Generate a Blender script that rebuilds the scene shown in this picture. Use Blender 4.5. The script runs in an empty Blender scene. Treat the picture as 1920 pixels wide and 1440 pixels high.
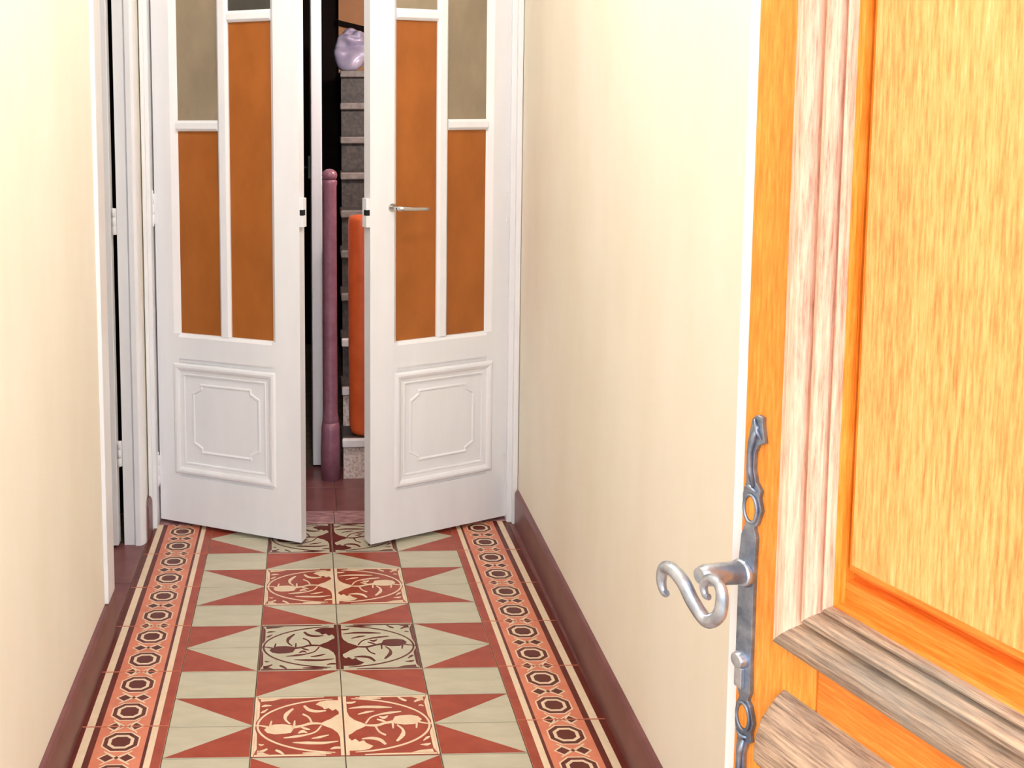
import bpy, bmesh, math, random
from mathutils import Vector, Matrix

random.seed(7)
scn = bpy.context.scene
COL = scn.collection

# ---------------------------------------------------------------- camera
H = 1.34
F_PX, CX, CY = 1728.0, 600.0, 365.0
PITCH, ROLL = math.radians(5.0), math.radians(0.3)
YAW = math.atan((CX - 572.0) / F_PX)
fw = Vector((math.sin(YAW) * math.cos(PITCH), math.cos(YAW) * math.cos(PITCH), -math.sin(PITCH)))
r0 = Vector((math.cos(YAW), -math.sin(YAW), 0))
u0 = r0.cross(fw)
rv = (math.cos(ROLL) * r0 - math.sin(ROLL) * u0).normalized()
uv = rv.cross(fw).normalized()
cam_d = bpy.data.cameras.new('camera')
cam = bpy.data.objects.new('camera', cam_d)
COL.objects.link(cam)
M = Matrix((rv, uv, -fw)).transposed().to_4x4()
M.translation = Vector((0, 0, H))
cam.matrix_world = M
cam_d.sensor_width = 36.0
cam_d.lens = 36.0 * F_PX / 1920.0
cam_d.shift_x = (960.0 - CX) / 1920.0
cam_d.shift_y = (CY - 720.0) / 1920.0
cam_d.clip_start = 0.02
scn.camera = cam

# ---------------------------------------------------------------- sky and exposure
w = bpy.data.worlds.new('overcast_sky'); scn.world = w; w.use_nodes = True
bgn = w.node_tree.nodes['Background']
bgn.inputs['Color'].default_value = (0.86, 0.93, 1.0, 1)
bgn.inputs['Strength'].default_value = 2.6
scn.view_settings.view_transform = 'Standard'
scn.view_settings.look = 'None'
scn.view_settings.gamma = 1.0
scn.view_settings.use_curve_mapping = False
scn.view_settings.exposure = 0.75

# ---------------------------------------------------------------- helpers
def lin(c):
    c = c / 255.0
    return c / 12.92 if c <= 0.04045 else ((c + 0.055) / 1.055) ** 2.4
def srgb(r, g, b): return (lin(r), lin(g), lin(b), 1.0)

def base_mat(name, rgb, rough=0.5, metal=0.0, spec=0.5):
    m = bpy.data.materials.new(name); m.use_nodes = True
    b = m.node_tree.nodes['Principled BSDF']
    b.inputs['Base Color'].default_value = srgb(*rgb)
    b.inputs['Roughness'].default_value = rough
    b.inputs['Metallic'].default_value = metal
    b.inputs['Specular IOR Level'].default_value = spec
    return m, m.node_tree, b

def noise_mat(name, stops, scale=(1, 1, 1), nscale=5.0, detail=6.0, rough=0.5, bump=0.0, spec=0.5,
              metal=0.0, nrough=0.6, distort=0.0, rough2=None, bump_dist=0.002):
    """colour ramp over object-space noise; stops = [(pos, rgb), ...]"""
    m, nt, b = base_mat(name, stops[0][1], rough, metal, spec)
    N, L = nt.nodes, nt.links
    tc = N.new('ShaderNodeTexCoord'); mp = N.new('ShaderNodeMapping')
    mp.inputs['Scale'].default_value = scale
    nz = N.new('ShaderNodeTexNoise')
    nz.inputs['Scale'].default_value = nscale; nz.inputs['Detail'].default_value = detail
    nz.inputs['Roughness'].default_value = nrough; nz.inputs['Distortion'].default_value = distort
    cr = N.new('ShaderNodeValToRGB')
    els = cr.color_ramp.elements
    while len(els) < len(stops): els.new(0.5)
    for e, (p, c) in zip(els, stops): e.position = p; e.color = srgb(*c)
    L.new(tc.outputs['Object'], mp.inputs['Vector']); L.new(mp.outputs['Vector'], nz.inputs['Vector'])
    L.new(nz.outputs['Fac'], cr.inputs['Fac']); L.new(cr.outputs['Color'], b.inputs['Base Color'])
    if bump:
        bp = N.new('ShaderNodeBump'); bp.inputs['Strength'].default_value = bump
        bp.inputs['Distance'].default_value = bump_dist
        L.new(nz.outputs['Fac'], bp.inputs['Height']); L.new(bp.outputs['Normal'], b.inputs['Normal'])
    return m

def wood_mat(name, stops, axis='z', rough=0.35, bump=0.25, fine=1.0, spec=0.5, wear=None):
    """two layers of stretched noise: broad figure and fine pores along the grain axis"""
    m, nt, b = base_mat(name, stops[0][1], rough, 0, spec)
    N, L = nt.nodes, nt.links
    tc = N.new('ShaderNodeTexCoord')
    def layer(sc, across, along, detail, rg):
        mp = N.new('ShaderNodeMapping')
        s = [across, across, across]; s['xyz'.index(axis)] = along
        mp.inputs['Scale'].default_value = s
        nz = N.new('ShaderNodeTexNoise'); nz.inputs['Scale'].default_value = sc
        nz.inputs['Detail'].default_value = detail; nz.inputs['Roughness'].default_value = rg
        L.new(tc.outputs['Object'], mp.inputs['Vector']); L.new(mp.outputs['Vector'], nz.inputs['Vector'])
        return nz
    a = layer(11.0, 1.0, 0.12, 4, 0.6)
    c = layer(330.0 * fine, 1.0, 0.07, 4, 0.7)
    mx = N.new('ShaderNodeMix'); mx.data_type = 'FLOAT'; mx.inputs[0].default_value = 0.62
    L.new(a.outputs['Fac'], mx.inputs[2]); L.new(c.outputs['Fac'], mx.inputs[3])
    cr = N.new('ShaderNodeValToRGB'); els = cr.color_ramp.elements
    while len(els) < len(stops): els.new(0.5)
    for e, (p, col) in zip(els, stops): e.position = p; e.color = srgb(*col)
    L.new(mx.outputs[0], cr.inputs['Fac'])
    out = cr.outputs['Color']
    if wear:
        d = layer(14.0, 1.0, 0.5, 6, 0.7)
        r2 = N.new('ShaderNodeValToRGB'); r2.color_ramp.elements[0].position = wear[1]; r2.color_ramp.elements[1].position = wear[2]
        L.new(d.outputs['Fac'], r2.inputs['Fac'])
        m2 = N.new('ShaderNodeMix'); m2.data_type = 'RGBA'
        L.new(r2.outputs['Color'], m2.inputs[0]); L.new(out, m2.inputs[6]); m2.inputs[7].default_value = srgb(*wear[0])
        out = m2.outputs[2]
    L.new(out, b.inputs['Base Color'])
    bp = N.new('ShaderNodeBump'); bp.inputs['Strength'].default_value = bump; bp.inputs['Distance'].default_value = 0.001
    L.new(c.outputs['Fac'], bp.inputs['Height']); L.new(bp.outputs['Normal'], b.inputs['Normal'])
    return m

MT = {}
MT['wall'] = noise_mat('cream_plaster', [(0.3, (242, 233, 213)), (0.7, (248, 241, 226))], scale=(1, 1, 0.35), nscale=5, rough=0.75, bump=0.05, spec=0.2)
MT['ceil'] = noise_mat('white_ceiling_plaster', [(0.3, (240, 236, 226)), (0.7, (246, 243, 236))], nscale=4, rough=0.8)
MT['white'] = noise_mat('white_gloss_paint', [(0.3, (231, 230, 233)), (0.7, (240, 239, 241))], scale=(1, 1, .2), nscale=8, rough=0.33, bump=0.03, spec=0.45)
MT['base'] = noise_mat('mauve_skirting_paint', [(0.3, (104, 62, 60)), (0.7, (128, 82, 80))], nscale=9, rough=0.35, bump=0.05)
MT['grout'] = noise_mat('grey_brown_grout', [(0.3, (88, 72, 58)), (0.7, (112, 96, 78))], nscale=30, rough=0.9)
MT['mauve'] = noise_mat('plain_mauve_tile', [(0.3, (112, 66, 66)), (0.7, (138, 88, 84))], nscale=14, rough=0.3, bump=0.03)
MT['threshold'] = noise_mat('worn_pink_threshold', [(0.35, (128, 78, 80)), (0.65, (196, 156, 156))], scale=(1, 3, 1), nscale=22, rough=0.35)
MT['tan'] = noise_mat('stone_beige_tile', [(0.3, (182, 175, 151)), (0.7, (199, 192, 170))], scale=(.6, 2.5, 1), nscale=14, rough=0.32)
MT['red'] = noise_mat('brick_red_tile', [(0.3, (146, 58, 42)), (0.7, (166, 76, 56))], scale=(1, 2, 1), nscale=14, rough=0.3)
MT['dark'] = noise_mat('dark_red_brown_tile', [(0.3, (88, 30, 24)), (0.7, (108, 44, 34))], nscale=20, rough=0.3)
MT['salmon'] = noise_mat('salmon_tile', [(0.3, (206, 116, 88)), (0.7, (222, 138, 108))], nscale=20, rough=0.32)
MT['cream'] = noise_mat('cream_inlay_tile', [(0.3, (222, 196, 164)), (0.7, (236, 214, 184))], nscale=25, rough=0.32)
MT['black'] = base_mat('black_iron', (14, 14, 15), 0.5)[0]
MT['hole'] = base_mat('lock_hole_black', (8, 8, 8), 0.8)[0]
MT['chrome'] = base_mat('brushed_chrome', (205, 205, 205), 0.22, 1.0)[0]
MT['iron_dark'] = noise_mat('blue_grey_iron', [(0.3, (104, 116, 138)), (0.7, (168, 178, 196))], nscale=50, rough=0.34, metal=0.8, bump=0.2, bump_dist=0.0005)
MT['iron'] = noise_mat('silver_grey_iron', [(0.3, (150, 158, 172)), (0.7, (205, 212, 224))], nscale=60, rough=0.3, metal=0.85, bump=0.15, bump_dist=0.0005)
MT['oak'] = wood_mat('orange_oak', [(0.34, (206, 108, 24)), (0.5, (240, 146, 50)), (0.66, (248, 176, 88))], 'z', rough=0.4, bump=0.35)
MT['oak_panel'] = wood_mat('golden_oak_panel', [(0.34, (204, 118, 54)), (0.46, (233, 160, 88)), (0.56, (242, 182, 112)), (0.68, (252, 218, 156))], 'z', rough=0.45, bump=0.4)
MT['oak_h'] = wood_mat('orange_oak_rail', [(0.34, (204, 92, 22)), (0.5, (236, 126, 40)), (0.66, (246, 160, 72))], 'x', rough=0.4, bump=0.3)
MT['weather_v'] = wood_mat('sun_bleached_oak', [(0.34, (184, 118, 94)), (0.46, (224, 172, 146)), (0.57, (238, 197, 168)), (0.7, (250, 226, 192))], 'z', rough=0.6, bump=0.7, spec=0.3)
MT['weather_h'] = wood_mat('grey_weathered_oak', [(0.36, (84, 60, 48)), (0.46, (140, 114, 96)), (0.56, (184, 152, 126)), (0.7, (226, 186, 152))], 'x', rough=0.65, bump=1.0, spec=0.3, wear=((146, 138, 126), 0.5, 0.8))
MT['stair_dark'] = noise_mat('dark_stone_and_riser_shade', [(0.35, (50, 46, 44)), (0.65, (84, 76, 72))], nscale=60, rough=0.5)  # dark stone of the treads; on upper risers it paints in shade
MT['stair_nose'] = noise_mat('shaded_stone_nosing', [(0.3, (112, 104, 100)), (0.7, (140, 132, 128))], nscale=40, rough=0.4)  # darker copy of the white nosing, shade put into the colour
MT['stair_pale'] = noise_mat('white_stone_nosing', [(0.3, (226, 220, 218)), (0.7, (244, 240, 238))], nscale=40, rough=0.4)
MT['granite'] = noise_mat('pink_granite', [(0.36, (190, 156, 142)), (0.5, (228, 210, 198)), (0.64, (242, 232, 224))], nscale=90, detail=5, rough=0.45)
MT['mauve_post'] = noise_mat('mauve_gloss_paint', [(0.3, (132, 84, 100)), (0.7, (160, 108, 124))], nscale=25, rough=0.3)
MT['orange'] = noise_mat('orange_painted_post', [(0.3, (206, 84, 34)), (0.7, (226, 104, 50))], nscale=10, rough=0.45)
MT['dim'] = noise_mat('dark_brown_and_shade', [(0.3, (26, 20, 18)), (0.7, (36, 28, 26))], nscale=5, rough=0.9, spec=0.1)  # near-black colour stands in for unlit space; the dark rail shares it
MT['stair_wall'] = noise_mat('warm_tan_plaster', [(0.3, (206, 152, 108)), (0.7, (220, 168, 124))], nscale=4, rough=0.8)
MT['foil'] = noise_mat('lavender_foil', [(0.3, (168, 160, 196)), (0.7, (214, 208, 232))], nscale=6, rough=0.22, metal=0.15, bump=0.5)
MT['ground'] = noise_mat('grey_pavement', [(0.3, (150, 146, 140)), (0.7, (172, 168, 160))], nscale=8, rough=0.85)
MT['facade'] = noise_mat('pale_render', [(0.3, (216, 208, 192)), (0.7, (226, 220, 206))], nscale=5, rough=0.85)

def glass_mat(name, c1, c2, trans):
    m = noise_mat(name, [(0.3, c1), (0.7, c2)], scale=(1, 1, .5), nscale=10, rough=0.42, bump=0.12, spec=0.4)
    nt = m.node_tree; N, L = nt.nodes, nt.links
    b = N['Principled BSDF']; o = N['Material Output']
    tl = N.new('ShaderNodeBsdfTranslucent'); mx = N.new('ShaderNodeMixShader'); mx.inputs[0].default_value = trans
    L.new(b.inputs['Base Color'].links[0].from_socket, tl.inputs['Color'])
    L.new(b.outputs[0], mx.inputs[1]); L.new(tl.outputs[0], mx.inputs[2]); L.new(mx.outputs[0], o.inputs['Surface'])
    return m
MT['amber'] = glass_mat('amber_frosted_glass', (172, 100, 42), (192, 114, 50), 0.25)
MT['grey_glass'] = glass_mat('grey_frosted_glass', (156, 140, 116), (176, 158, 132), 0.25)
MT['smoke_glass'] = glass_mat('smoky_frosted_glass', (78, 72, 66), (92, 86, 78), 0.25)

def new_bm(): return bmesh.new()
def box(bm, x0, x1, y0, y1, z0, z1, mi=0):
    v = [bm.verts.new((x, y, z)) for z in (z0, z1) for y in (y0, y1) for x in (x0, x1)]
    for q in ((0, 2, 3, 1), (4, 5, 7, 6), (0, 1, 5, 4), (2, 6, 7, 3), (0, 4, 6, 2), (1, 3, 7, 5)):
        f = bm.faces.new([v[i] for i in q]); f.material_index = mi
    return v
def prism(bm, pts, a0, a1, axis, mi=0):
    """extrude a 2-D polygon along an axis; pts are the two other coordinates in cyclic xyz order"""
    def P(p, a):
        if axis == 'x': return (a, p[0], p[1])
        if axis == 'y': return (p[0], a, p[1])
        return (p[0], p[1], a)
    A = [bm.verts.new(P(p, a0)) for p in pts]; B = [bm.verts.new(P(p, a1)) for p in pts]
    n = len(pts)
    fs = [bm.faces.new(A), bm.faces.new(B[::-1])]
    for i in range(n): fs.append(bm.faces.new((A[i], B[i], B[(i + 1) % n], A[(i + 1) % n])))
    for f in fs: f.material_index = mi
    return fs
def tube(bm, pts, radii, seg=12, mi=0, cap=True):
    rings = []
    up = Vector((0.13, 0.97, 0.21)).normalized()
    n = len(pts); pts = [Vector(p) for p in pts]
    prev = None
    for i, p in enumerate(pts):
        t = (pts[min(i + 1, n - 1)] - pts[max(i - 1, 0)]).normalized()
        a = (prev if prev is not None else up); a = (a - a.dot(t) * t)
        if a.length < 1e-5: a = t.orthogonal()
        a.normalize(); prev = a; b = t.cross(a)
        r = radii[i] if isinstance(radii, (list, tuple)) else radii
        rings.append([bm.verts.new(p + r * (math.cos(2 * math.pi * k / seg) * a + math.sin(2 * math.pi * k / seg) * b)) for k in range(seg)])
    for i in range(n - 1):
        for k in range(seg):
            f = bm.faces.new((rings[i][k], rings[i][(k + 1) % seg], rings[i + 1][(k + 1) % seg], rings[i + 1][k])); f.smooth = True; f.material_index = mi
    if cap:
        bm.faces.new(rings[0][::-1]).material_index = mi; bm.faces.new(rings[-1]).material_index = mi
def lathe(bm, prof, cx=0, cy=0, seg=32, mi=0):
    rings = []
    for r, z in prof:
        rings.append([bm.verts.new((cx + max(r, 1e-4) * math.cos(2 * math.pi * k / seg), cy + max(r, 1e-4) * math.sin(2 * math.pi * k / seg), z)) for k in range(seg)])
    for i in range(len(rings) - 1):
        for k in range(seg):
            f = bm.faces.new((rings[i][k], rings[i][(k + 1) % seg], rings[i + 1][(k + 1) % seg], rings[i + 1][k])); f.smooth = True; f.material_index = mi
    bm.faces.new(rings[0][::-1]); bm.faces.new(rings[-1])
def obj(name, bm, mats, parent=None, bevel=0.0, bseg=2, recalc=True):
    if recalc: bmesh.ops.recalc_face_normals(bm, faces=bm.faces)
    me = bpy.data.meshes.new(name); bm.to_mesh(me); bm.free()
    if not isinstance(mats, (list, tuple)): mats = [mats]
    for m in mats: me.materials.append(MT[m] if isinstance(m, str) else m)
    o = bpy.data.objects.new(name, me); COL.objects.link(o)
    if parent: o.parent = parent
    if bevel:
        md = o.modifiers.new('edge_bevel', 'BEVEL'); md.width = bevel; md.segments = bseg; md.limit_method = 'ANGLE'; md.angle_limit = math.radians(35)
    return o
def place(name, me, parent, loc, rz=0, sx=1):
    o = bpy.data.objects.new(name, me); COL.objects.link(o); o.parent = parent
    o.location = loc; o.rotation_euler = (0, 0, rz); o.scale = (sx, 1, 1)
    return o
def empty(name, loc, rz=0):
    o = bpy.data.objects.new(name, None); COL.objects.link(o); o.location = loc; o.rotation_euler = (0, 0, rz)
    o.empty_display_size = 0.1
    return o
def tag(o, label, cat=None, group=None, kind=None):
    o['label'] = label
    if cat: o['category'] = cat
    if group: o['group'] = group
    if kind: o['kind'] = kind
    return o
def struct(name, bm, mats, label, cat, bevel=0.0):
    return tag(obj(name, bm, mats, None, bevel), label, cat, kind='structure')
def sbox(name, b, mat, label, cat, bevel=0.0):
    bm = new_bm(); box(bm, *b); return struct(name, bm, mat, label, cat, bevel)

# ---------------------------------------------------------------- shell
XL, HT = -0.51, 2.95                   # left wall plane, ceiling height
def xr(y): return 0.664 + 0.02 * (y - 1.617)   # the right wall runs a touch out of square
YF = 0.16                              # hall side of the street front
YD = 2.90                              # front of the inner door frame

fl = sbox('floor', (-1.35, 1.3, 0.0, 6.2, -0.12, -0.003), 'grout', 'hall floor bed under the patterned cement tiles', 'floor')
sbox('ground', (-8, 8, -9, 0.0, -0.14, -0.02), 'ground', 'plain grey pavement outside the front door', 'pavement')

# left wall with the cupboard doorway
bm = new_bm(); box(bm, XL - 0.2, XL, YF, 2.30, -0.02, HT); struct('wall_left', bm, 'wall', 'cream plaster wall along the left side of the hall', 'wall')
bm = new_bm(); box(bm, XL - 0.2, XL, 2.30, 2.79, 2.1, HT); box(bm, XL - 0.060, XL - 0.005, 2.815, 3.02, -0.02, HT)
struct('wall_left_return', bm, 'wall', 'narrow strip of cream wall between cupboard doorway and white double door', 'wall')
bm = new_bm()
prism(bm, [(xr(YF), YF), (xr(3.02), 3.02), (xr(3.02) + 0.2, 3.02), (xr(YF) + 0.2, YF)], -0.02, HT, 'z')
struct('wall_right', bm, 'wall', 'cream plaster wall along the right side of the hall', 'wall')
sbox('ceiling', (-1.35, 1.2, 0.0, 3.1, HT, HT + 0.12), 'ceil', 'white plaster hall ceiling above the frame', 'ceiling')
bm = new_bm(); box(bm, -5, XL, 0.0, YF, -0.02, 5); box(bm, xr(YF), 5, 0.0, YF, -0.02, 5); box(bm, XL, xr(YF), 0.0, YF, 2.7, 5)
struct('wall_front', bm, 'facade', 'pale street front around the entrance opening', 'wall')
bm = new_bm(); box(bm, XL - 0.2, 1.1, 2.95, 3.02, 2.42, HT)
struct('wall_back', bm, 'wall', 'cream wall above the white double door', 'wall')

# skirting boards
bm = new_bm(); prism(bm, [(XL, -0.003), (XL + .012, -0.003), (XL + .012, .100), (XL + .008, .112), (XL, .115)], YF, 2.30, 'y')
o = struct('baseboard_left', bm, 'base', 'mauve brown skirting board along the left wall', 'skirting')
bm = new_bm(); prism(bm, [(XL, -0.003), (XL + .010, -0.003), (XL + .010, .100), (XL + .006, .112), (XL, .115)], 2.822, YD, 'y')
struct('baseboard_left_return', bm, 'base', 'short mauve brown skirting piece beside the white double door', 'skirting')
bm = new_bm()
pr = [(0, -0.003), (-.012, -0.003), (-.012, .100), (-.008, .112), (0, .115)]
A = [bm.verts.new((xr(YF) + p[0], YF, p[1])) for p in pr]; B = [bm.verts.new((xr(YD) + p[0], YD, p[1])) for p in pr]
bm.faces.new(A); bm.faces.new(B[::-1])
for i in range(5): bm.faces.new((A[i], B[i], B[(i + 1) % 5], A[(i + 1) % 5]))
struct('baseboard_right', bm, 'base', 'mauve brown skirting board along the right wall', 'skirting')

# ---------------------------------------------------------------- cement tiles
XC = 0.077
J = 0.0011                             # half joint
TH = 0.012
def tile_box(bm, wx, wy, mi=0):
    """slab centred on the origin, top face at z = 0, arrises eased"""
    a, b = wx / 2 - J, wy / 2 - J; e = 0.0006
    lo = [bm.verts.new(p) for p in ((-a, -b, -TH), (a, -b, -TH), (a, b, -TH), (-a, b, -TH))]
    md = [bm.verts.new(p) for p in ((-a, -b, -e), (a, -b, -e), (a, b, -e), (-a, b, -e))]
    up = [bm.verts.new(p) for p in ((-a + e, -b + e, 0), (a - e, -b + e, 0), (a - e, b - e, 0), (-a + e, b - e, 0))]
    for q in (lo[::-1], up): bm.faces.new(q).material_index = mi
    for L0, L1 in ((lo, md), (md, up)):
        for i in range(4): bm.faces.new((L0[i], L0[(i + 1) % 4], L1[(i + 1) % 4], L1[i])).material_index = mi
def flat(bm, pts, z, mi):
    f = bm.faces.new([bm.verts.new((x, y, z)) for x, y in pts]); f.material_index = mi
    if f.normal.z < 0 or sum(pts[i][0] * pts[(i + 1) % len(pts)][1] - pts[(i + 1) % len(pts)][0] * pts[i][1] for i in range(len(pts))) < 0: f.normal_flip()
def ribbon(bm, pts, wd, z, mi):
    """tapering stroke along a polyline; wd = half widths"""
    P = [Vector((p[0], p[1])) for p in pts]; n = len(P)
    # smooth the line
    Q, Wd = [], []
    for i in range(n - 1):
        p0, p1, p2, p3 = P[max(i - 1, 0)], P[i], P[i + 1], P[min(i + 2, n - 1)]
        for k in range(4):
            t = k / 4
            Q.append(0.5 * ((2 * p1) + (-p0 + p2) * t + (2 * p0 - 5 * p1 + 4 * p2 - p3) * t * t + (-p0 + 3 * p1 - 3 * p2 + p3) * t ** 3))
            Wd.append(wd[i] * (1 - t) + wd[i + 1] * t)
    Q.append(P[-1]); Wd.append(wd[-1])
    Lv, Rv = [], []
    for i, q in enumerate(Q):
        t = (Q[min(i + 1, len(Q) - 1)] - Q[max(i - 1, 0)]).normalized(); nn = Vector((-t.y, t.x)) * Wd[i]
        Lv.append(bm.verts.new((q.x + nn.x, q.y + nn.y, z))); Rv.append(bm.verts.new((q.x - nn.x, q.y - nn.y, z)))
    for i in range(len(Q) - 1):
        bm.faces.new((Rv[i], Rv[i + 1], Lv[i + 1], Lv[i])).material_index = mi

S = 0.2
def ornate_mesh(name, bg, fg):
    bm = new_bm(); tile_box(bm, S, S, 0)
    z = 0.00015
    w = S - 2 * J - 0.0014
    def T(u, v): return ((u - .5) * w, (v - .5) * w)
    def R(pts, wd): ribbon(bm, [T(*p) for p in pts], [q * S for q in wd], z, 1)
    def G(pts): flat(bm, [T(*p) for p in pts], z, 1)
    G([(0, 0), (.022, 0), (.022, 1), (0, 1)])
    G([(.03, .975), (.6, .975), (.8, .985), (.8, 1), (.03, 1)]); G([(.03, 0), (.8, 0), (.8, .015), (.6, .026), (.03, .026)])
    arc = [(1 - .955 * math.sin(math.radians(a)), .5 + .455 * math.cos(math.radians(a))) for a in range(6, 175, 12)]
    R(arc, [.006] + [.012] * (len(arc) - 2) + [.006])
    G([(.024, .97), (.024, .56), (.05, .62), (.06, .66), (.055, .9)]); G([(.06, .97), (.065, .92), (.2, .935), (.3, .97)])
    R([(.075, .83), (.12, .85), (.19, .85)], [.006, .02, .004]); R([(.07, .72), (.1, .74), (.15, .79)], [.006, .018, .004])
    G([(.024, .03), (.024, .44), (.045, .36), (.055, .12)]); G([(.06, .03), (.06, .1), (.15, .05), (.19, .03)])
    R([(.06, .07), (.11, .08), (.17, .12)], [.012, .02, .01]); R([(.26, .1), (.3, .075), (.35, .03)], [.014, .018, .01])
    R([(.07, .2), (.1, .18), (.13, .19)], [.004, .014, .004])
    G([(.12, .43), (.16, .48), (.22, .515), (.33, .52), (.43, .5), (.455, .45), (.42, .375), (.36, .36), (.24, .352), (.16, .375)])
    R([(.015, .505), (.08, .5), (.16, .475)], [.01, .01, .016]); R([(.43, .46), (.55, .49), (.64, .525), (.76, .52)], [.022, .018, .02, .014])
    R([(.41, .52), (.355, .6), (.365, .69), (.44, .79)], [.01, .014, .026, .012])
    R([(.185, .49), (.2, .58)], [.014, .008]); R([(.455, .48), (.46, .58)], [.014, .008])
    R([(.55, .69), (.62, .63), (.655, .53)], [.014, .012, .012]); R([(.53, .47), (.58, .44), (.63, .42)], [.008, .018, .008])
    R([(.565, .84), (.62, .765), (.71, .735), (.82, .745)], [.014, .024, .022, .008])
    G([(.7, .86), (.745, .905), (.83, .93), (.962, .93), (.962, .72), (.93, .77), (.89, .74), (.85, .79), (.8, .765), (.775, .81)])
    G([(.74, .515), (.8, .56), (.87, .6), (.92, .65), (.962, .68), (.962, .28), (.94, .36), (.88, .43), (.81, .47)])
    G([(.962, 0), (1, 0), (1, 1), (.962, 1)])
    R([(.76, .49), (.7, .39), (.6, .34), (.47, .31), (.34, .29)], [.01, .01, .012, .02, .006]); R([(.5, .36), (.55, .395), (.6, .37)], [.006, .024, .006])
    R([(.44, .215), (.6, .205), (.78, .2), (.94, .225)], [.006, .022, .02, .006]); R([(.65, .275), (.74, .295), (.84, .33)], [.006, .018, .006])
    R([(.55, .045), (.7, .04), (.86, .03)], [.006, .02, .004]); R([(.85, .1), (.9, .12), (.96, .12)], [.006, .018, .018])
    me = bpy.data.meshes.new(name); bm.to_mesh(me); bm.free()
    me.materials.append(MT[bg]); me.materials.append(MT[fg]); return me
def half_mesh(name, wx, tri, bg='tan', fg='red'):
    """20 x 10 tile, one corner triangle in the second colour; tri names the coloured corner"""
    bm = new_bm(); tile_box(bm, wx, 0.1, 0)
    a, b = wx / 2 - J - .0007, 0.05 - J - .0007
    if tri:
        c = {'bl': (-a, -b), 'br': (a, -b), 'tl': (-a, b), 'tr': (a, b)}
        opp = {'bl': ('br', 'tl'), 'br': ('tr', 'bl'), 'tl': ('bl', 'tr'), 'tr': ('tl', 'br')}[tri]
        flat(bm, [c[tri], c[opp[0]], c[opp[1]]], 0.00015, 1)
    me = bpy.data.meshes.new(name); bm.to_mesh(me); bm.free()
    me.materials.append(MT[bg]); me.materials.append(MT[fg]); return me
WS, WB = 0.184, 0.198
def border_mesh():
    """border tile, x = 0 at the hall side, growing towards the wall; salmon band with octagons"""
    bm = new_bm(); tile_box(bm, WB, S, 0)
    b = S / 2 - J - .0007; h = WB / 2 - .0018
    def band(x0, x1, mi, z=.00012): flat(bm, [(x0 - WB / 2, -b), (x1 - WB / 2, -b), (x1 - WB / 2, b), (x0 - WB / 2, b)], z, mi)
    band(.0018, .022, 4); band(.022, .036, 2); band(.036, .043, 1); band(.149, .163, 1); band(.163, .181, 2); band(.181, WB - .0018, 1)
    def octa(cx, cy, rx, ry, z, mi, k=.45):
        flat(bm, [(cx + rx, cy - ry * k), (cx + rx, cy + ry * k), (cx + rx * k, cy + ry), (cx - rx * k, cy + ry), (cx - rx, cy + ry * k), (cx - rx, cy - ry * k), (cx - rx * k, cy - ry), (cx + rx * k, cy - ry)], z, mi)
    mx = .096 - WB / 2
    for cy in (-.05, .05):
        octa(mx, cy, .040, .0315, .00012, 2); octa(mx, cy, .0365, .0285, .00024, 3); octa(mx, cy, .0275, .0215, .00036, 2); octa(mx, cy, .0200, .0155, .00048, 1, .5)
    def dia(cx, cy, rx, ry, z, mi): flat(bm, [(cx - rx, cy), (cx, cy - ry), (cx + rx, cy), (cx, cy + ry)], z, mi)
    for s in (-1, 1):
        dia(mx + s * .021, 0, .020, .0155, .00014, 2); dia(mx + s * .021, 0, .0150, .0110, .00026, 3)
        for e in (-1, 1):     # half figures at the two ends, completed by the next tile
            y = e * b
            flat(bm, [(mx + s * .021 - .020, y), (mx + s * .021 + .020, y), (mx + s * .021, y - e * .0145)], .00014, 2)
            flat(bm, [(mx + s * .021 - .0150, y), (mx + s * .021 + .0150, y), (mx + s * .021, y - e * .0102)], .00026, 3)
            R2 = [(mx + s * .012, y), (mx + s * .03, y - e * .021)]
            ribbon(bm, R2, [.0022, .0012], .00055, 2)
    for s in (-1, 1):
        ribbon(bm, [(mx - .03 * s, -.020), (mx, 0), (mx + .03 * s, .020)], [.0014, .0024, .0014], .00055, 2)
    dia(mx, 0, .006, .0045, .0006, 3)
    me = bpy.data.meshes.new('border_tile'); bm.to_mesh(me); bm.free()
    for n in ('salmon', 'dark', 'cream', 'dark', 'red'): me.materials.append(MT[n])
    return me
orn_red = ornate_mesh('ornate_tile_red', 'red', 'cream'); orn_tan = ornate_mesh('ornate_tile_beige', 'tan', 'dark')
plain = half_mesh('plain_half_tile', WS, None)
ctri = {k: half_mesh('triangle_tile_' + k, S, k) for k in ('bl', 'br', 'tl', 'tr')}
strip = {k: half_mesh('side_triangle_tile_' + k, WS, k) for k in ('bl', 'br', 'tl', 'tr')}
bord = border_mesh()
Y0 = 2.02                               # far edge of the third ornate row (red)
YEND = 2.925
k = -6
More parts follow.
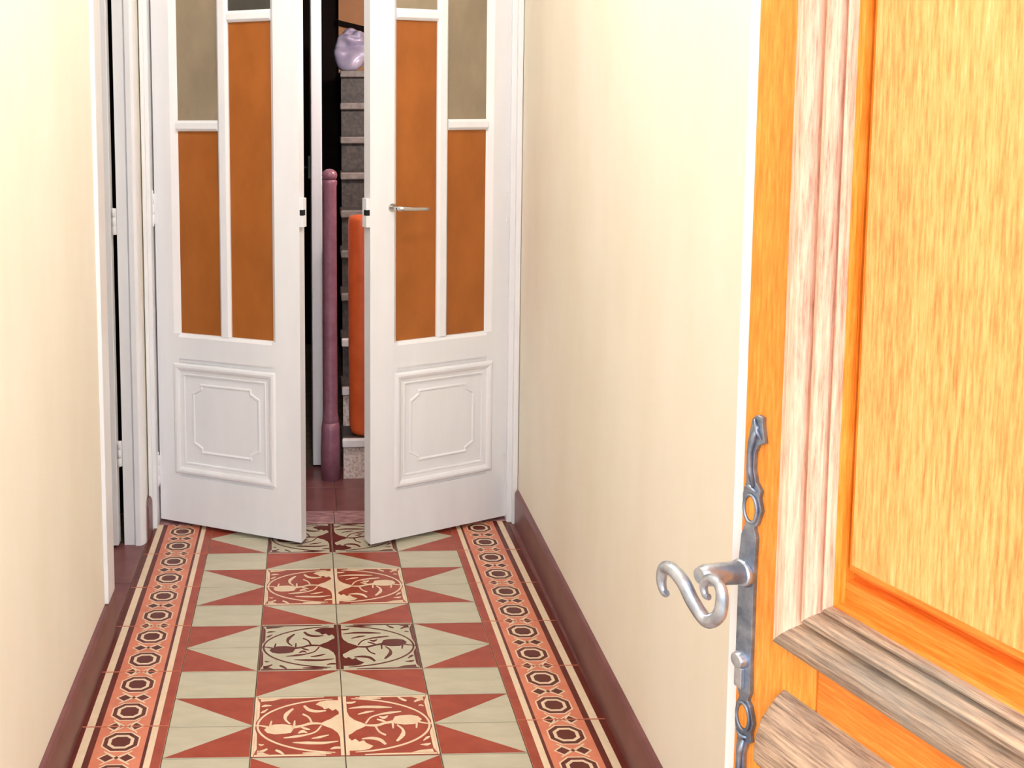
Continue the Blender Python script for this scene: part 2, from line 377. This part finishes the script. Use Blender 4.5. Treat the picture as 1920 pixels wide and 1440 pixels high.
while True:
    ya = Y0 - 0.2 + 0.3 * k            # near edge of the ornate row
    if ya > YEND - .06: break
    if ya + .3 > YF + .05:
        red = (k % 2 == 0)
        yc = ya + .1
        if yc - .1 > .05 and yc + .1 < YEND + .02:
            place('ornate_tile', orn_red if red else orn_tan, fl, (XC - .1, yc, 0))
            place('ornate_tile', orn_red if red else orn_tan, fl, (XC + .1, yc, 0), math.pi)
            for s in (-1, 1):
                x = XC + s * (.2 + WS / 2)
                # beside a red ornate row the light triangle points to the middle, beside a beige one outwards
                for hy, near in ((ya + .05, True), (ya + .15, False)):
                    inner, outer = ('r', 'l') if s < 0 else ('l', 'r')
                    side = inner if red else outer
                    place('triangle_tile', strip[('b' if near else 't') + side], fl, (x, hy, 0))
        yh = ya + .25                  # half row on the far side of this ornate row
        if yh + .05 < YEND + .02 and yh - .05 > .05:
            # light triangle: base on the beige ornate row, apex at the seam by the red one
            for s in (-1, 1):
                side = 'l' if s < 0 else 'r'
                place('triangle_tile', ctri[('t' if red else 'b') + side], fl, (XC + s * .1, yh, 0))
                place('plain_tile', plain, fl, (XC + s * (.2 + WS / 2), yh, 0))
    k += 1
y = YEND - .1 - .2 * 13
while y < YEND:
    if y > .1:
        place('border_tile', bord, fl, (XC + .2 + WS + WB / 2, y, 0))
        place('border_tile', bord, fl, (XC - .2 - WS - WB / 2, y, 0), math.pi)
    y += .2
# plain mauve tiles: cupboard doorway, threshold and stair hall
def plain_tile(x0, x1, y0, y1):
    bm = new_bm(); tile_box(bm, x1 - x0, y1 - y0)
    o = obj('mauve_tile', bm, 'mauve', fl); o.location = ((x0 + x1) / 2, (y0 + y1) / 2, 0); return o
for i in range(3):
    for yy in (2.30, 2.55): plain_tile(-.506 - .2 * (i + 1), -.506 - .2 * i, yy, yy + .25)
for i in range(6):
    to = plain_tile(XL + .2 * i, XL + .2 * (i + 1), YEND, YEND + .09); to.data.materials[0] = MT['threshold']
for i in range(8):
    for j in range(2): plain_tile(-.7 + .2 * i, -.5 + .2 * i, YEND + .09 + .2 * j, YEND + .29 + .2 * j)
# narrow mauve fillets closing the pattern against the skirting
bm = new_bm(); prism(bm, [(XC + .2 + WS + WB + .001, .2), (xr(.2), .2), (xr(2.9), 2.9), (XC + .2 + WS + WB + .001, 2.9)][::1], -.012, -.0005, 'z')
obj('floor_fillet', bm, 'mauve', fl)

# ---------------------------------------------------------------- white frame round the double door
XFL, XFR = -0.487, 0.655                # inner faces of the frame
bm = new_bm(); box(bm, XL - .001, XFL, YD, 3.02, -.003, 2.46); box(bm, XL - .001, XFL - .012, YD - .012, YD, -.003, 2.46)
struct('trim_1', bm, 'white', 'white painted jamb on the left of the double door', 'door frame', .002)
bm = new_bm(); box(bm, XFR, .70, YD + .02, 3.02, -.003, 2.46); box(bm, XFR + .016, .688, YD + .006, YD + .02, -.003, 2.46)
struct('trim_2', bm, 'white', 'white painted jamb on the right of the double door', 'door frame', .002)
sbox('trim_3', (XFL, XFR, YD + .02, 3.02, 2.40, 2.46), 'white', 'white painted head of the double door frame', 'door frame', .002)

# ---------------------------------------------------------------- glazed double-door leaves
def chamfer_v(bm, x0, x1, z0, z1, y0, y1, cl, cr, c=.010):
    """upright bar with chamfered front arrises where cl / cr"""
    p = [(x0, y1)]
    p += [(x0, y0 + c), (x0 + c, y0)] if cl else [(x0, y0)]
    p += [(x1 - c, y0), (x1, y0 + c)] if cr else [(x1, y0)]
    p += [(x1, y1)]
    prism(bm, p, z0, z1, 'z')
def chamfer_h(bm, x0, x1, z0, z1, y0, y1, cb, ct, c=.010):
    p = [(y1, z0)]
    p += [(y0 + c, z0), (y0, z0 + c)] if cb else [(y0, z0)]
    p += [(y0, z1 - c), (y0 + c, z1)] if ct else [(y0, z1)]
    p += [(y1, z1)]
    prism(bm, p, x0, x1, 'x')
def frame_moulding(bm, x0, x1, z0, z1, prof):
    """mitred moulding round a rectangle; prof = (inset, y)"""
    rings = []
    for d, yy in prof:
        rings.append([bm.verts.new(p) for p in ((x0 + d, yy, z0 + d), (x1 - d, yy, z0 + d), (x1 - d, yy, z1 - d), (x0 + d, yy, z1 - d))])
    for a, b in zip(rings, rings[1:]):
        for i in range(4): bm.faces.new((a[i], a[(i + 1) % 4], b[(i + 1) % 4], b[i]))
LW, LT, LZ0, LZ1 = 0.50, 0.040, 0.014, 2.385
def leaf(name, loc, rz, sg, label, inner_top):
    e = empty(name, loc, rz)
    tag(e, label, 'door', kind='structure')
    def X(a, b): return (a, b) if sg > 0 else (-b, -a)
    def vbar(part, a, b, z0, z1, y0, y1, ca, cb, c=.010):
        bm = new_bm(); x0, x1 = X(a, b)
        cl, cr = (ca, cb) if sg > 0 else (cb, ca)
        if part.endswith('stile'):      # only moulded alongside the glass
            chamfer_v(bm, x0, x1, z0, .640, y0, y1, False, False); chamfer_v(bm, x0, x1, .640, 2.27, y0, y1, cl, cr, c); chamfer_v(bm, x0, x1, 2.27, z1, y0, y1, False, False)
            return obj(part, bm, 'white', e)
        chamfer_v(bm, x0, x1, z0, z1, y0, y1, cl, cr, c); return obj(part, bm, 'white', e, .0012)
    def hbar(part, a, b, z0, z1, y0, y1, cb, ct, c=.010):
        bm = new_bm(); x0, x1 = X(a, b); chamfer_h(bm, x0, x1, z0, z1, y0, y1, cb, ct, c); return obj(part, bm, 'white', e, 0 if part.endswith('rail') else .0012)
    hs = vbar('hinge_stile', 0, .080, LZ0, LZ1, 0, LT, False, True, .018)
    fs = vbar('lock_stile', .406, LW, LZ0, LZ1, 0, LT, True, False, .012)
    hbar('lock_rail', .080, .406, .56, .640, 0, LT, False, True, .010)
    hbar('bottom_rail', .080, .406, LZ0, .170, 0, LT, False, False)
    hbar('top_rail', .080, .406, 2.27, LZ1, 0, LT, True, False, .012)
    vbar('mullion', .224, .262, .640, 2.27, .004, LT - .004, True, True, .008)
    hbar('glazing_bar', .080, .224, 1.288, 1.322, .004, LT - .004, True, True, .008)
    hbar('glazing_bar', .262, .406, 1.620, 1.655, .004, LT - .004, True, True, .008)
    for a, b, z0, z1, mt in ((.076, .228, .636, 1.292, 'amber'), (.076, .228, 1.318, 2.274, 'grey_glass'), (.258, .41, .636, 1.624, 'amber'), (.258, .41, 1.651, 2.274, inner_top)):
        bm = new_bm(); x0, x1 = X(a, b); box(bm, x0, x1, .018, .023, z0, z1); p = obj('pane', bm, mt, e)
        p['label'] = {'amber': 'amber brown frosted pane'}.get(mt, 'grey frosted pane')
    # lower panel: board, raised bolection frame, notched field line
    bm = new_bm(); x0, x1 = X(.080, .406); box(bm, x0, x1, .0045, .030, .166, .564); pan = obj('lower_panel', bm, 'white', e)
    bm = new_bm(); x0, x1 = X(.057, .417)
    frame_moulding(bm, x0, x1, .178, .545, [(0, .001), (.001, -.0015), (.005, -.0055), (.012, -.0065), (.018, -.0045), (.024, -.0005), (.034, .0012), (.0345, -.0005), (.040, .0005), (.041, .006)])
    obj('panel_moulding', bm, 'white', e, .001)
    bm = new_bm(); a, b, c, d = .122, .362, .252, .482
    n = .030
    outline = [(a + n, c), (b - n, c), (b - n, c + .012), (b - .012, c + n - .006), (b, c + n), (b, d - n), (b - .012, d - n + .006), (b - n, d - .012), (b - n, d), (a + n, d), (a + n, d - .012), (a + .012, d - n + .006), (a, d - n), (a, c + n), (a + .012, c + n - .006), (a + n, c + .012)]
    cxm, czm = (a + b) / 2, (c + d) / 2
    rings = []
    for sc, yy in ((1.0, .006), (1.0, .0035), (.985, .0018), (.945, .0018), (.915, .0042), (.90, .0042)):
        rings.append([bm.verts.new((sg * (cxm + (px - cxm) * sc), yy, czm + (pz - czm) * sc)) for px, pz in outline])
    for r1, r2 in zip(rings, rings[1:]):
        for i in range(16): bm.faces.new((r1[i], r1[(i + 1) % 16], r2[(i + 1) % 16], r2[i]))
    bm.faces.new(rings[-1])
    obj('panel_field', bm, 'white', pan, .0008)
    # hinges
    for hz in (.18, 1.04, 2.05):
        bm = new_bm(); xx = -.006 * sg
        for j in range(3): lathe(bm, [(.004, hz - .05 + j * .0335), (.0072, hz - .048 + j * .0335), (.0072, hz - .0185 + j * .0335), (.004, hz - .0168 + j * .0335)], xx, -.004, 14)
        lathe(bm, [(.003, hz - .058), (.0055, hz - .054), (.004, hz + .052), (.0055, hz + .056), (.003, hz + .061)], xx, -.004, 12)
        box(bm, min(xx, sg * .010), max(xx, sg * .010), -.0025, .0005, hz - .047, hz + .047)
        obj('hinge', bm, 'white', e)
    # lock case face on the meeting edge
    bm = new_bm(); x0, x1 = X(LW - .001, LW + .012); box(bm, x0, x1, .002, .030, 1.0, 1.088)
    lk = obj('lock_plate', bm, 'white', e, .0015)
    bm = new_bm(); xh = sg * (LW + .0015)
    box(bm, min(xh, xh + sg * .011), max(xh, xh + sg * .011), .0005, .018, 1.036, 1.053); obj('latch_hole', bm, 'hole', lk)
    return e
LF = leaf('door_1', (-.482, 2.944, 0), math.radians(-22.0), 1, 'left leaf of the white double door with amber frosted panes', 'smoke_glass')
RG = leaf('door_2', (.655, 2.934, 0), math.radians(22.9), -1, 'right leaf of the white double door, the one carrying a small lever handle', 'grey_glass')
# lever on the right leaf
bm = new_bm()
tube(bm, [(-.425, 0, 1.057), (-.425, -.004, 1.057)], .013, 20); tube(bm, [(-.425, -.002, 1.057), (-.425, -.045, 1.057)], .0055, 12)
tube(bm, [(-.428, -.044, 1.0575), (-.41, -.046, 1.057), (-.38, -.046, 1.0545), (-.345, -.045, 1.053), (-.325, -.044, 1.052)], [.007, .0075, .006, .0055, .005], 12)
obj('lever_handle', bm, 'chrome', RG)['label'] = 'small chrome lever handle'

# ---------------------------------------------------------------- cupboard doorway in the left wall
bm = new_bm()
box(bm, XL - .001, XL + .010, 2.225, 2.30, .116, 2.12)
struct('trim_4', bm, 'white', 'thin white casing on the edge of the left wall', 'door frame', .002)
bm = new_bm(); prism(bm, [(-.572, 2.80), (-.572, 2.787), (-.541, 2.787), (-.535, 2.780), (-.520, 2.780), (-.512, 2.788), (-.507, 2.80), (-.507, 2.822), (-.572, 2.822)], -.003, 2.1, 'z')
struct('trim_5', bm, 'white', 'white moulded far casing of the cupboard doorway', 'door frame')
cd = empty('door_4', (-.580, 2.762, 0)); tag(cd, 'white cupboard door standing open, seen as a strip past the left wall', 'door', kind='structure')
bm = new_bm(); box(bm, -.44, -.005, 0, .035, .010, 2.06); obj('door_board', bm, 'white', cd, .002)
for hz in (.30, 1.02, 1.8):
    bm = new_bm()
    for j in range(3): lathe(bm, [(.003, hz - .04 + j * .027), (.006, hz - .038 + j * .027), (.006, hz - .015 + j * .027), (.003, hz - .013 + j * .027)], .0025, .006, 12)
    box(bm, -.006, .010, .008, .012, hz - .04, hz + .04)
    obj('hinge', bm, 'white', cd)
# cupboard shell
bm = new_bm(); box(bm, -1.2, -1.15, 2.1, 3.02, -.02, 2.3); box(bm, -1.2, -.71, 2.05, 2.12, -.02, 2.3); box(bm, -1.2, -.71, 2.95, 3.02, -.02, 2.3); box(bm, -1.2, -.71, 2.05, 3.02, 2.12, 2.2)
struct('wall_cupboard', bm, 'dim', 'cupboard inside, coloured dark for shade, behind the open white cupboard door', 'wall')  # dark colour paints the shade seen through the hinge gap

# ---------------------------------------------------------------- stair hall behind the double door
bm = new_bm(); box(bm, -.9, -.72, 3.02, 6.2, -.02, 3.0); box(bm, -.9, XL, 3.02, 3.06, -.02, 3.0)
struct('wall_stair_left', bm, 'dim', 'wall left of the stairs, shade put into its dark colour', 'wall')  # darkness of the unlit passage painted into the wall colour
bm = new_bm(); box(bm, 1.0, 1.15, 3.02, 6.2, -.02, 4.6); box(bm, .72, 1.15, 2.96, 3.02, -.02, 4.6)
struct('wall_stair_right', bm, 'stair_wall', 'tan plaster wall right of the stairs', 'wall')
sbox('wall_stair_back', (.195, 1.0, 5.25, 5.35, -.02, 4.6), 'stair_wall', 'tan plaster wall at the top of the stairs', 'wall')
sbox('wall_passage_back', (-.72, .195, 5.3, 5.4, -.02, 4.6), 'dim', 'end wall of the passage beside the stairs, shade put into its dark colour', 'wall')
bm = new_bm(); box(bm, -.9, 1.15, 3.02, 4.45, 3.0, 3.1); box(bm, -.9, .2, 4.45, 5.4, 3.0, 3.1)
struct('ceiling_stair', bm, 'dim', 'ceiling of the stair hall, shade put into its dark colour', 'ceiling')
bm = new_bm(); box(bm, -.9, 1.15, 4.4, 4.45, 3.1, 4.6); box(bm, .15, .2, 4.45, 5.3, 3.1, 4.6); box(bm, .15, 1.15, 4.4, 4.5, 4.6, 4.7)
struct('ceiling_stair_shaft', bm, 'stair_wall', 'upper shaft of the stairwell open to daylight', 'ceiling')

st = empty('staircase', (.5, 3.294, 0)); tag(st, 'narrow stone staircase with dark treads and pale nosings seen through the gap between the doors', 'staircase')
RZ, GO, YS = .1545, .13, 3.294
def sx0(y): return .0355 * y + .018
for n in range(1, 11):
    y0 = YS + GO * (n - 1); zt = RZ * n
    bm = new_bm(); x0 = sx0(y0)
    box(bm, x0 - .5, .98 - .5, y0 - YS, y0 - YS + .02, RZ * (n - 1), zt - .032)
    obj('riser', bm, 'granite' if n < 3 else 'stair_dark', st)  # upper risers coloured darker to paint in the light falloff
    bm = new_bm(); ye = y0 + GO + (.02 if n < 10 else .64)
    box(bm, x0 - .5 - .004, .98 - .5, y0 - YS - .022, ye - YS, zt - .032, zt)
    td = obj('tread', bm, 'stair_dark', st, .004, 2)
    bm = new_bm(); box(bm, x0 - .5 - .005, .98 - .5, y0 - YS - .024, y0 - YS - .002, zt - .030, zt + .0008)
    obj('nosing', bm, 'stair_pale' if n < 4 else 'stair_nose', td, .005, 3)  # upper nosings take the darker copy as painted falloff
bm = new_bm()
pts = [(0, 0), (0, RZ * 1 - .04)]
for n in range(1, 11):
    yy = GO * (n - 1) + .021
    pts += [(yy, RZ * (n - 1) - .002 if n > 1 else 0.05), (yy, RZ * n - .034)]
pts = [(.022, 0)] + pts[2:] + [(1.94, RZ * 10 - .034), (1.94, 0)]
prism(bm, pts, sx0(4.6) - .5 + .01, .97 - .5, 'x')
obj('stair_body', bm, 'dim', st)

# newel post
nw = empty('newel_post', (.088, 3.30, 0)); tag(nw, 'slim mauve painted newel post at the foot of the stairs', 'newel post')
bm = new_bm(); lathe(bm, [(.036, -.003), (.036, .10), (.034, .19), (.030, .215)], 0, 0, 28); obj('post_base', bm, 'mauve_post', nw)
bm = new_bm(); lathe(bm, [(.031, .20), (.029, .23), (.026, .25), (.0255, .60), (.025, 1.08), (.027, 1.09), (.027, 1.10), (.024, 1.105)], 0, 0, 28); obj('post_shaft', bm, 'mauve_post', nw)
bm = new_bm(); lathe(bm, [(.02, 1.104), (.026, 1.11), (.028, 1.122), (.024, 1.134), (.012, 1.142), (.001, 1.144)], 0, 0, 28); obj('post_cap', bm, 'mauve_post', nw)
# orange cylinder leaning-free on the lowest step
bm = new_bm(); lathe(bm, [(.030, .1548), (.042, .158), (.047, .172), (.050, .20), (.0525, .5), (.053, .93), (.052, .955), (.048, .967), (.03, .970)], 0, 0, 40)
og = obj('orange_post', bm, 'orange', None); og.location = (.209, 3.344, 0.001)
tag(og, 'tall smooth orange cylinder standing upright on the lowest stair', 'post')

# white door seen edge-on in the dark passage
pd = empty('door_5', (.043, 3.40, 0)); tag(pd, 'white door seen edge-on in the dark passage left of the newel post', 'door', kind='structure')
bm = new_bm(); box(bm, -.020, .020, 0, .74, .010, 2.2); obj('door_board', bm, 'white', pd, .004, 3)
bm = new_bm(); box(bm, -.033, -.019, .010, .06, 1.10, 1.185); lkb = obj('lock_case', bm, 'black', pd, .003)
bm = new_bm(); tube(bm, [(-.03, .045, 1.14), (-.06, .045, 1.14), (-.065, .06, 1.14), (-.065, .15, 1.138)], .007, 10); obj('handle', bm, 'black', lkb)

# shiny bundle on the top step
bd = empty('foil_bundle', (.235, 4.60, RZ * 10 + .012)); tag(bd, 'shiny lavender silver bundle lying at the top of the dark stairs', 'bundle')
def lump(r, c, sc, seed, amp):
    random.seed(seed)
    bm = new_bm(); bmesh.ops.create_icosphere(bm, subdivisions=4, radius=r)
    waves = [(Vector((random.uniform(-1, 1), random.uniform(-1, 1), random.uniform(-1, 1))) * random.uniform(3, 10) / r * .6, random.uniform(0, 6)) for _ in range(9)]
    for v in bm.verts:
        d = sum(math.sin(v.co.dot(k) + ph) for k, ph in waves) / 9
        v.co = Vector((v.co.x * sc[0], v.co.y * sc[1], v.co.z * sc[2])) * (1 + amp * d) + Vector(c)
    for f in bm.faces: f.smooth = True
    return bm
obj('bundle_body', lump(.075, (0, 0, .068), (1.2, 1.0, .90), 3, .55), 'foil', bd)
obj('bundle_neck', lump(.060, (.005, .01, .150), (1.3, 1.0, .80), 5, .75), 'foil', bd)
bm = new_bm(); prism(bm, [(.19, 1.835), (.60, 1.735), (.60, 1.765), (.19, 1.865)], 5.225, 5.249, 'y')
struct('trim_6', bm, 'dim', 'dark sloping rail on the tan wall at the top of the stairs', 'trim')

# ---------------------------------------------------------------- oak front door, opened inwards
OD = empty('door_3', (.418, .85, 0), math.atan2(-.943, .334))
tag(OD, 'orange oak front door with weathered mouldings and scrolled iron handle, opened inwards at the right', 'door', kind='structure')
W = .665
ZB, ZT = .015, 2.42
T0, T1 = 0.0, .046
ox0, ox1, oz0, oz1 = .054, W - .054, .858, 2.30     # outer rectangle of the bolection moulding
def dbox(name, b, mat, bevel=.002, parent=OD):
    bm = new_bm(); box(bm, *b); return obj(name, bm, mat, parent, bevel)
dbox('lock_stile', (0, .09, T0, T1 - .006, ZB, ZT), 'oak')
dbox('hinge_stile', (W - .09, W, T0, T1 - .006, ZB, ZT), 'oak')
dbox('middle_rail', (.0905, W - .0905, T0, T1 - .006, .70, .90), 'oak_h')
dbox('top_rail', (.0905, W - .0905, T0, T1 - .006, 2.26, ZT), 'oak_h')
dbox('bottom_rail', (.0905, W - .0905, T0, T1 - .006, ZB, .18), 'oak_h')
dbox('lower_panel', (.0905, W - .0905, .012, T1 - .008, .18, .70), 'oak_panel')
# upper panel with a fielded margin
px0, px1, pz0, pz1 = .100, W - .100, .905, 2.255
bm = new_bm()
rings = []
for dx, dz, yy in ((0, 0, .012), (.0095, .034, .007), (.0100, .036, .020), (.0125, .0445, .020), (.0132, .0465, .005), (.0165, .053, .003)):
    rings.append([bm.verts.new(p) for p in ((px0 + dx, yy, pz0 + dz), (px1 - dx, yy, pz0 + dz), (px1 - dx, yy, pz1 - dz), (px0 + dx, yy, pz1 - dz))])
for a, b in zip(rings, rings[1:]):
    for i in range(4):
        f = bm.faces.new((a[i], a[(i + 1) % 4], b[(i + 1) % 4], b[i])); f.material_index = 1 if i in (0, 2) else 2
bm.faces.new(rings[-1]).material_index = 0
bk = [bm.verts.new(p) for p in ((px0, .036, pz0), (px1, .036, pz0), (px1, .036, pz1), (px0, .036, pz1))]
for i in range(4): bm.faces.new((bk[i], bk[(i + 1) % 4], rings[0][(i + 1) % 4], rings[0][i])).material_index = 2
bm.faces.new(bk)
obj('upper_panel', bm, ['oak_panel', 'oak_h', 'oak'], OD)
prof = [(0, .002), (0, -.010), (.002, -.015), (.006, -.0195), (.012, -.022), (.018, -.022), (.023, -.019), (.0262, -.013), (.0275, -.0085), (.0287, -.0085), (.030, -.013), (.033, -.0175), (.037, -.0185), (.040, -.0165), (.0425, -.011), (.0435, -.004), (.0445, -.004), (.0455, -.0085), (.048, -.0105), (.0505, -.0085), (.0515, -.003)]
prof2 = [(.0515, -.003), (.053, .002), (.054, .012)]
KZ = 1.15
def mould_side(side, pf):
    bm = new_bm(); rows = []
    for d, yy in pf:
        a, b, c, e2 = ox0 + d, ox1 - d, oz0 + d * KZ, oz1 - d * KZ
        ends = {'left': ((a, c), (a, e2)), 'right': ((b, c), (b, e2)), 'bottom': ((a, c), (b, c)), 'top': ((a, e2), (b, e2))}[side]
        rows.append([bm.verts.new((p[0], yy, p[1])) for p in ends])
    for r1, r2 in zip(rows, rows[1:]):
        bm.faces.new((r1[0], r1[1], r2[1], r2[0])).smooth = False
    return bm
for side in ('left', 'right', 'bottom', 'top'):
    up = side in ('left', 'right')
    mo = obj('moulding', mould_side(side, prof), 'weather_v' if up else 'weather_h', OD)
    mo['label'] = 'bleached upright moulding' if up else 'grey weathered horizontal moulding'
    obj('inner_bead', mould_side(side, prof2), 'oak' if up else 'oak_h', mo)
# projecting weatherboard below
bm = new_bm()
prism(bm, [(.001, .812), (-.010, .806), (-.026, .790), (-.033, .772), (-.034, .752), (-.030, .746), (-.022, .744), (-.020, .732), (-.012, .722), (.001, .718)], .056, W - .056, 'x')
wb = obj('weatherboard', bm, 'weather_h', OD, .0015); wb['label'] = 'grey weathered drip board'
bm = new_bm(); prism(bm, [(.001, .712), (-.008, .708), (-.012, .698), (-.008, .688), (.001, .684)], .045, W - .045, 'x'); obj('lower_bead', bm, 'oak_h', OD)
# white inside face with its projecting rebate lip
bm = new_bm(); box(bm, -.0215, -.0003, .010, T1 + .010, ZB, ZT); box(bm, -.0003, W, T1 - .0058, T1 + .010, ZB, ZT); lip = obj('inner_face', bm, 'white', OD, .002); lip['label'] = 'white painted inner lip'

# iron plate with rocaille ends, mirrored about its middle
ZM = .8635
right = [(.0127, 1.0530), (.0181, 1.0583), (.0250, 1.0579), (.0254, 1.0494), (.0286, 1.0342), (.0207, 1.0295), (.0173, 1.0211), (.0168, 1.0055), (.0198, .9937), (.0258, .9873), (.0242, .9800), (.0273, .9684), (.0229, .9536), (.0193, .9495), (.0223, .9403), (.0215, .9136)]
left = [(.0112, 1.0448), (.0081, 1.0283), (.0073, 1.0020), (.0084, .9920), (.0045, .9773), (.0053, .9592), (.0090, .9502), (.0043, .9377), (.0026, .9157)]
outl = right + [(x, 2 * ZM - z) for x, z in right[::-1]] + [(x, 2 * ZM - z) for x, z in left] + left[::-1]
bm = new_bm()
fs = prism(bm, outl, -.0045, .0005, 'y')
plate = obj('handle_plate', bm, 'iron_dark', OD, .0008); plate['label'] = 'ornate silver grey iron backplate'
for zc in (.967, 2 * ZM - .967):            # pierced oval with a raised rim, and scroll ridges
    bm = new_bm()
    ring = [(.0155 + .0075 * math.cos(a), -.0055, zc + .0135 * math.sin(a)) for a in [2 * math.pi * i / 20 for i in range(21)]]
    tube(bm, ring, .0016, 8, cap=False); obj('oval_rim', bm, 'iron_dark', plate)
    bm = new_bm(); flat3 = [bm.verts.new((.0155 + .006 * math.cos(2 * math.pi * i / 16), -.0049, zc + .0115 * math.sin(2 * math.pi * i / 16))) for i in range(16)]; bm.faces.new(flat3)
    ob = obj('oval_opening', bm, 'oak', plate)
    sgn = 1 if zc > ZM else -1
    bm = new_bm()
    tube(bm, [(.0175, -.005, zc + sgn * .022), (.0135, -.006, zc + sgn * .036), (.0125, -.006, zc + sgn * .055), (.0165, -.006, zc + sgn * .07), (.021, -.0055, zc + sgn * .082)], [.002, .0026, .0024, .0028, .0016], 8)
    tube(bm, [(.008, -.005, zc + sgn * .018), (.014, -.006, zc + sgn * .021), (.021, -.005, zc + sgn * .018)], [.0012, .0024, .0012], 8)
    tube(bm, [(.016, -.005, zc + sgn * .087), (.02, -.006, zc + sgn * .076), (.0245, -.005, zc + sgn * .07)], [.0016, .002, .0012], 8)
    obj('scroll_relief', bm, 'iron_dark', plate)
# keyhole cover
bm = new_bm(); tube(bm, [(.0105, -.004, .815), (.0105, -.012, .815)], [.0085, .0065], 18); box(bm, .0055, .0150, -.0085, -.004, .787, .808); obj('keyhole_cover', bm, 'iron', plate, .001)
# lever: collar, shank and scroll
bm = new_bm(); tube(bm, [(.0090, -.004, .9010), (.0090, -.011, .9018)], [.0135, .0115], 24); tube(bm, [(.0090, -.010, .9018), (.0088, -.050, .9066), (.0087, -.058, .9074)], [.0105, .0098, .0070], 20)
obj('handle_shank', bm, 'iron', plate)
bm = new_bm()
sp = [(-.0270, .8740), (-.0301, .8722), (-.0340, .8775), (-.0350, .8857), (-.0318, .8965), (-.0225, .9005), (-.0063, .8955), (.0061, .8838), (.0187, .8753), (.0280, .8741), (.0398, .8865), (.0429, .9027), (.0399, .9137), (.0308, .9158), (.0238, .9118), (.0202, .9039), (.0228, .8968), (.0271, .8971)]
P = [Vector((a, 0, b)) for a, b in sp]; Q = []; Rr = []
rad = [r * 1.12 for r in (.0028, .0034, .004, .0046, .005, .0056, .0062, .0062, .006, .0056, .0052, .005, .0046, .0042, .0038, .0034, .003, .0026)]
for i in range(len(P) - 1):
    p0, p1, p2, p3 = P[max(i - 1, 0)], P[i], P[i + 1], P[min(i + 2, len(P) - 1)]
    for kk in range(5):
        t = kk / 5
        Q.append(0.5 * ((2 * p1) + (-p0 + p2) * t + (2 * p0 - 5 * p1 + 4 * p2 - p3) * t * t + (-p0 + 3 * p1 - 3 * p2 + p3) * t ** 3)); Rr.append(rad[i] * (1 - t) + rad[i + 1] * t)
Q.append(P[-1]); Rr.append(rad[-1])
tube(bm, [(q.x, -.063, q.z) for q in Q], Rr, 14)
obj('handle_scroll', bm, 'iron', plate)['label'] = 'curled scroll lever'

# ---------------------------------------------------------------- ceiling lamp added above the frame to brighten the hall
def added_ceiling_lamp(loc, label, energy, color):
    lp = empty('added_ceiling_lamp', loc); tag(lp, label, 'lamp')
    bm = new_bm(); lathe(bm, [(.05, -.002), (.05, -.02), (.015, -.03), (.012, -.12), (.03, -.13)], 0, 0, 24); obj('lamp_stem', bm, 'chrome', lp)
    bm = new_bm(); rr = [(.03, -.12), (.09, -.13), (.15, -.16), (.17, -.20)]
    rings = [[bm.verts.new((r * math.cos(2 * math.pi * i / 32), r * math.sin(2 * math.pi * i / 32), z)) for i in range(32)] for r, z in rr]
    for r1, r2 in zip(rings, rings[1:]):
        for i in range(32): bm.faces.new((r1[i], r1[(i + 1) % 32], r2[(i + 1) % 32], r2[i])).smooth = True
    obj('lamp_shade', bm, 'white', lp)
    ld = bpy.data.lights.new('hall_fill_bulb', 'POINT'); ld.energy = energy; ld.color = color; ld.shadow_soft_size = .07
    lo = bpy.data.objects.new('hall_fill_bulb', ld); COL.objects.link(lo); lo.parent = lp; lo.location = (0, 0, -.23)
added_ceiling_lamp((.08, 1.45, HT), 'added unseen ceiling lamp with a wide white shade over the hall', 23, (1.0, .975, .95))
# added wall lamp, unseen behind the right leaf, to brighten the stair hall
wl = empty('added_wall_lamp', (.82, 3.02, 1.80)); tag(wl, 'added small wall lamp in the stair hall, unseen behind the right door leaf', 'lamp')
bm = new_bm(); box(bm, -.04, .04, 0, .015, -.09, .09); obj('back_plate', bm, 'chrome', wl, .004)
bm = new_bm(); tube(bm, [(0, .012, -.05), (0, .06, -.06), (0, .075, -.03)], .008, 10); obj('arm', bm, 'chrome', wl)
bm = new_bm(); tube(bm, [(0, .075, -.03), (0, .075, .0)], [.02, .028], 20); obj('bulb_holder', bm, 'white', wl)
ld = bpy.data.lights.new('stair_fill_bulb', 'POINT'); ld.energy = 26; ld.color = (1.0, .96, .95); ld.shadow_soft_size = .04
lo = bpy.data.objects.new('stair_fill_bulb', ld); COL.objects.link(lo); lo.parent = wl; lo.location = (0, .078, .05)
